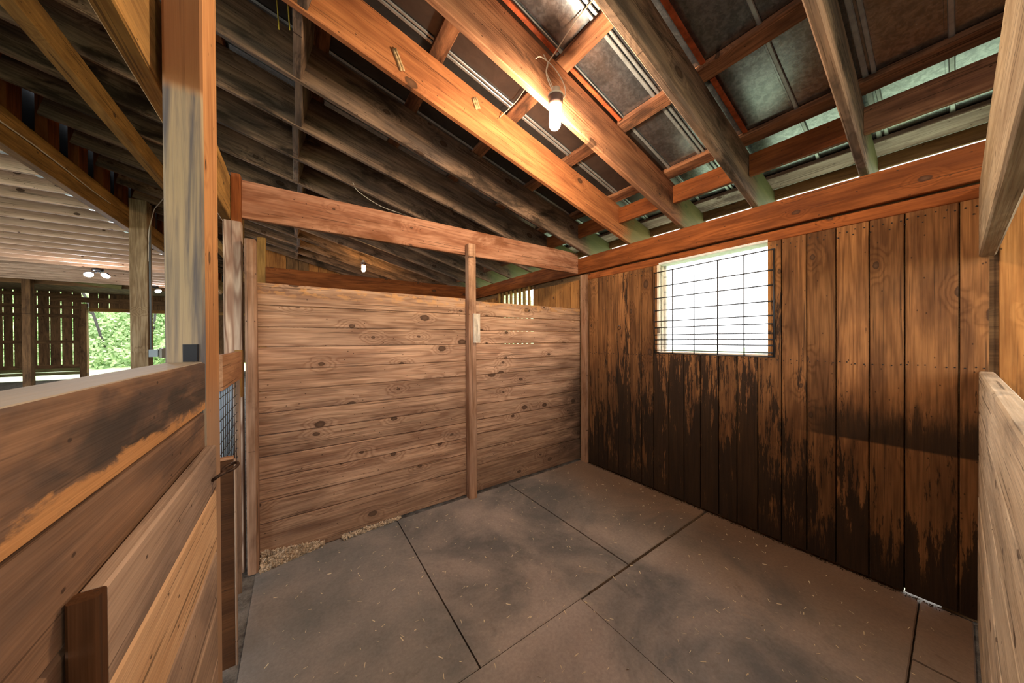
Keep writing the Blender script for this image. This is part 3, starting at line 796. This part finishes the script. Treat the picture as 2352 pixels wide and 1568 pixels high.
# ================================================================== BARN AISLE AND LOFT
XB = -4.90
lb = empty('loft_beam', (XB, 3, 3.18), 'long amber beam carrying the loft joists', 'beam', kind='thing')
beam('lower_half', (-4.99, -4.902), (-7.0, 12.5), (3.180, 3.352), 'y', W_OCHRE, lb)
beam('upper_half', (-4.99, -4.896), (-7.0, 12.5), (3.356, 3.500), 'y', W_OCHRE, lb)
tube('cable', smooth_pts([(-4.890, y, 3.345 + 0.012 * math.sin(y * 3)) for y in np.arange(-1.0, 4.5, 0.5)], 3), 0.007, M_CABLE, lb)
thing(beam('aisle_beam', (-4.135, -4.055), (-5.5, 12.0), (3.285, 3.460), 'y', W_OCHRE), 'amber beam under the rafters along the middle of the aisle', 'beam')
cl = empty('ceiling_loft', (-8.5, 5, 3.2), 'loft floor seen from below, joists and deck', kind='structure')
jy = 2.42 - 0.508 * 6
while jy < 12.3:
    beam('joist', (-11.8, -4.995), (jy - 0.019, jy + 0.019), (3.205, 3.425), 'x', W_JOIST, cl)
    h = beam('joist_hanger', (-5.05, -4.993), (jy - 0.026, jy + 0.026), (3.197, 3.204), 'x', M_HANGER, cl, 0.001)
    jy += 0.508
x = -13.0
while x < -5.0:
    beam('deck_board', (x, x + 0.317), (-7.0, Y_END), (3.44, 3.465), 'y', W_DECK, cl, 0.002)
    x += 0.32
wlo = empty('wall_loft', (-5.0, 4, 3.5), 'stud wall above the loft beam with black felt behind', kind='structure')
beam('felt', (-5.06, -5.045), (-7.0, Y_END), (3.47, 4.6), 'y', M_BLACK, wlo, 0.001)
sy = 2.28 - 0.56 * 5
while sy < 12.3:
    beam('stud', (-4.985, -4.905), (sy - 0.10, sy + 0.10), (3.502, 4.05), 'z', W_HEAD, wlo)
    sy += 0.56
# posts of the aisle
ap = empty('aisle_post', (-4.81, 4.7, 0), 'square aisle post with conduit and outlet box', 'post', kind='thing')
beam('shaft', (-4.900, -4.715), (4.60, 4.80), (-0.014, 3.64), 'z', W_AISLE, ap)
thing(beam('aisle_post', (-9.10, -8.955), (12.32, 12.50), (-0.014, 3.43), 'z', W_BARN), 'dark square post standing in the far aisle', 'post')
thing(beam('cross_beam', (-12.9, -5.0), (12.505, 12.57), (3.135, 3.38), 'x', W_BARN), 'dark cross beam below the far end of the loft', 'beam')
br = lumber('knee_brace', (-8.95, 12.40, 3.40), (-7.3, 12.40, 3.16), 0.14, 0.04, (0, 0, 1), W_SKIRT)
thing(br, 'yellowish slanting brace beside the dark far post', 'brace')
ob = empty('outlet_box', (-4.69, 4.60, 1.25), 'grey weatherproof outlet box on the aisle post', 'outlet box', kind='thing')
beam('box', (-4.7145, -4.612), (4.60, 4.68), (1.215, 1.330), 'z', M_GREYBOX, ob, 0.006)
beam('cover', (-4.608, -4.545), (4.59, 4.69), (1.195, 1.345), 'z', M_GREYCOVER, ob, 0.025)
tube('conduit', [(-4.695, 4.63, 1.335), (-4.695, 4.63, 2.2), (-4.695, 4.63, 3.2)], 0.012, M_CONDUIT, ob)
def flood(loc, heads, label):
    t = empty('flood_lamp', loc, label, 'flood lamp', 'white flood lamps in the aisle', 'thing')
    W = Matrix.Translation(loc)
    lathe('canopy', [(0.09, 0.06), (0.09, 0.12), (0.03, 0.14)], M_BLACKMETAL, t, W, 12)
    for dx, tilt in heads:
        W2 = Matrix.Translation(Vector(loc) + Vector((dx, -0.02, -0.03))) @ Matrix.Rotation(math.radians(-38), 4, 'X') @ Matrix.Rotation(math.radians(tilt), 4, 'Y')
        h = lathe('head', [(0.075, -0.002), (0.075, 0.02), (0.04, 0.06), (0.015, 0.08)], M_BLACKMETAL, t, W2, 14)
        lathe('lens', [(0.070, -0.006), (0.070, -0.0025)], M_FLOOD, h, W2, 14)
        tube('arm', [Vector(loc) + Vector((0, 0, 0.07)), Vector(loc) + Vector((dx * 0.4, 0, 0.02)), Vector(loc) + Vector((dx * 0.8, -0.02, 0.03))], 0.012, M_BLACKMETAL, h)
flood((-6.65, 9.0, 3.06), ((-0.13, -18), (0.12, 12)), 'twin white flood lamp under the loft joists in the aisle')
flood((-6.50, 12.0, 3.10), ((0.08, -25),), 'single white flood lamp further down the aisle beside the post')

# ================================================================== OUTDOORS BEYOND THE FAR DOORWAY
V, Fc = [], []
nx, ny = 24, 14
for j in range(ny):
    for i in range(nx):
        xx, yy = -40 + i * 3.0, 24 + j * 1.6
        V.append((xx, yy, -0.08 + max(0, (yy - 24.5)) * 0.62 + 0.5 * math.sin(xx * 0.7) * min(1, (yy - 24) / 4)))
for j in range(ny - 1):
    for i in range(nx - 1):
        a = j * nx + i
        Fc.append((a, a + 1, a + nx + 1, a + nx))
tag(mesh_obj('hillside', V, Fc, M_LEAF, None, None, True), 'steep green bank beyond the far doorway', kind='structure')
n = 26000
px = rng.uniform(-22, -3, n)
py = 24.2 + 12 * rng.random(n) ** 1.2
pz = np.maximum(0, (py - 24.5)) * 0.62 + rng.uniform(0, 0.7, n)
sz = rng.uniform(0.05, 0.15, n)
d1 = rng.normal(size=(n, 3)); d1 /= np.linalg.norm(d1, axis=1)[:, None]
d2 = np.cross(d1, rng.normal(size=(n, 3))); d2 /= np.linalg.norm(d2, axis=1)[:, None]
c = np.stack([px, py, pz], 1)
q = np.stack([c - d1 * sz[:, None], c + d2 * sz[:, None] * 0.6, c + d1 * sz[:, None], c - d2 * sz[:, None] * 0.6], 1).reshape(-1, 3)
me = bpy.data.meshes.new('bank_foliage')
me.vertices.add(4 * n); me.vertices.foreach_set('co', q.astype(np.float32).ravel())
me.loops.add(4 * n); me.loops.foreach_set('vertex_index', np.arange(4 * n))
me.polygons.add(n); me.polygons.foreach_set('loop_start', np.arange(n) * 4)
me.materials.append(M_LEAF); me.update(calc_edges=True)
tag(link(bpy.data.objects.new('bank_foliage', me)), 'mass of spring leaves covering the bank outside', 'foliage', kind='stuff')
def tree(x, y, h, lean, label):
    t = empty('bare_tree', (x, y, (y - 24.5) * 0.62 - 0.1), label, 'tree', 'bare trees on the bank', 'thing')
    z0 = (y - 24.5) * 0.62 - 0.1
    tr = tube('trunk', smooth_pts([(x, y, z0), (x + lean * 0.4, y, z0 + h * 0.5), (x + lean, y, z0 + h)]), 0.06, M_BARK, t)
    for k in range(5):
        b = (x + lean * (0.3 + 0.12 * k), y, z0 + h * (0.42 + 0.1 * k))
        s = 1 if k % 2 else -1
        tube('branch', smooth_pts([b, (b[0] + s * 0.5, y - 0.1, b[2] + 0.5), (b[0] + s * 1.0, y - 0.2, b[2] + 1.2)], 3), 0.035, M_BARK, tr)
tree(-12.2, 26.5, 4.5, -1.2, 'leaning bare dark tree on the bank outside')
tree(-10.6, 28.0, 4.0, 0.4, 'straighter bare tree behind the aisle post outside')

# ================================================================== SHAVINGS AND STRAW
def flakes(name, n, fn, size, mat, label, cat, curl=True):
    V, Fc = [], []
    for _ in range(n):
        p, s = fn()
        L, w = random.uniform(*size[0]) * s, random.uniform(*size[1]) * s
        d = Vector((random.gauss(0, 1), random.gauss(0, 1), random.gauss(0, 0.45 if curl else 0.05))).normalized()
        a = d.cross(Vector((random.gauss(0, 0.5), random.gauss(0, 0.5), 1))).normalized()
        u = d.cross(a)
        i = len(V)
        bow = L * (0.25 if curl else 0.04)
        for k in (-1, 0, 1):
            cpt = Vector(p) + d * (k * L / 2) + u * (bow * (1 - k * k))
            V += [cpt - a * w / 2, cpt + a * w / 2]
        Fc += [(i, i + 1, i + 3, i + 2), (i + 2, i + 3, i + 5, i + 4)]
    return tag(mesh_obj(name, V, Fc, mat), label, cat, kind='stuff')
def pile():
    x = -3.02 + 0.34 * random.random() ** 1.2
    wd = 0.115 * (1 - 0.70 * (x + 3.02) / 0.34)
    y = -0.008 - wd * random.random()
    hgt = 0.085 * (1 - (x + 3.02) / 0.50) * (1 - abs(y) / (wd + 0.02))
    return (x, y, 0.003 + hgt * random.random() ** 0.6), 1.0
def pile2():
    x = -2.56 + 0.42 * random.random() ** 1.3
    return (x, -0.012 - 0.055 * random.random() * (1 - 0.6 * (x + 2.56) / 0.42), 0.003 + 0.022 * random.random()), 0.9
flakes('wood_shavings', 2600, pile, ((0.014, 0.034), (0.005, 0.012)), M_CURL, 'heap of pale wood shavings at the foot of the chewed stud', 'shavings')
flakes('wood_shavings', 900, pile2, ((0.010, 0.028), (0.004, 0.009)), M_CURL, 'thin trail of wood shavings along the bottom plank', 'shavings')
def scatter():
    return (random.uniform(-3.0, -0.1), -0.05 - 2.5 * random.random(), 0.0025), 1.0
flakes('straw_bits', 700, scatter, ((0.007, 0.026), (0.002, 0.005)), M_STRAW, 'loose bits of straw and chaff scattered over the mats', 'straw', False)
def wall_foot():
    return (-0.01 - 0.03 * random.random(), -0.1 - 2.5 * random.random(), 0.002 + 0.006 * random.random()), 1.0
flakes('chaff', 700, wall_foot, ((0.006, 0.018), (0.002, 0.005)), M_DEBRIS, 'dark chaff lying along the foot of the window wall', 'chaff')

# ================================================================== SMALL EXTRAS UNDER THE ROOF
M_MUD = plain('dry_mud', (0.52, 0.34, 0.17), 0.95, nscale=70, namt=0.5)
def mud_nest(x, z, L, n, label):
    t = empty('mud_nest', (x, -0.702, z), label, 'wasp nest', 'mud wasp nests on the orange rafter', 'thing')
    for i in range(n):
        o = 0.016 * i
        pts = [(x + o * 0.8 + 0.45 * s * L + random.uniform(-0.002, 0.002), -0.706, z + o * 0.5 - s * L) for s in np.linspace(0, 1, 7)]
        tube('cell', pts, 0.0075, M_MUD, t)
mud_nest(-2.345, 3.165, 0.105, 2, 'long mud wasp nest on the orange rafter face')
mud_nest(-1.822, 3.105, 0.065, 3, 'short mud wasp nest on the orange rafter, nearer the bulb')
o = tube('power_cable', smooth_pts([(-4.14, 3.55, 3.46), (-4.30, 3.75, 3.50), (-4.42, 3.95, 3.44), (-4.52, 4.15, 3.40), (-4.62, 4.45, 3.36), (-4.69, 4.585, 3.15), (-4.70, 4.59, 2.7)]), 0.006, M_CABLE)
tag(o, 'tan power cable looping from the aisle beam down the post', 'cable', kind='thing')
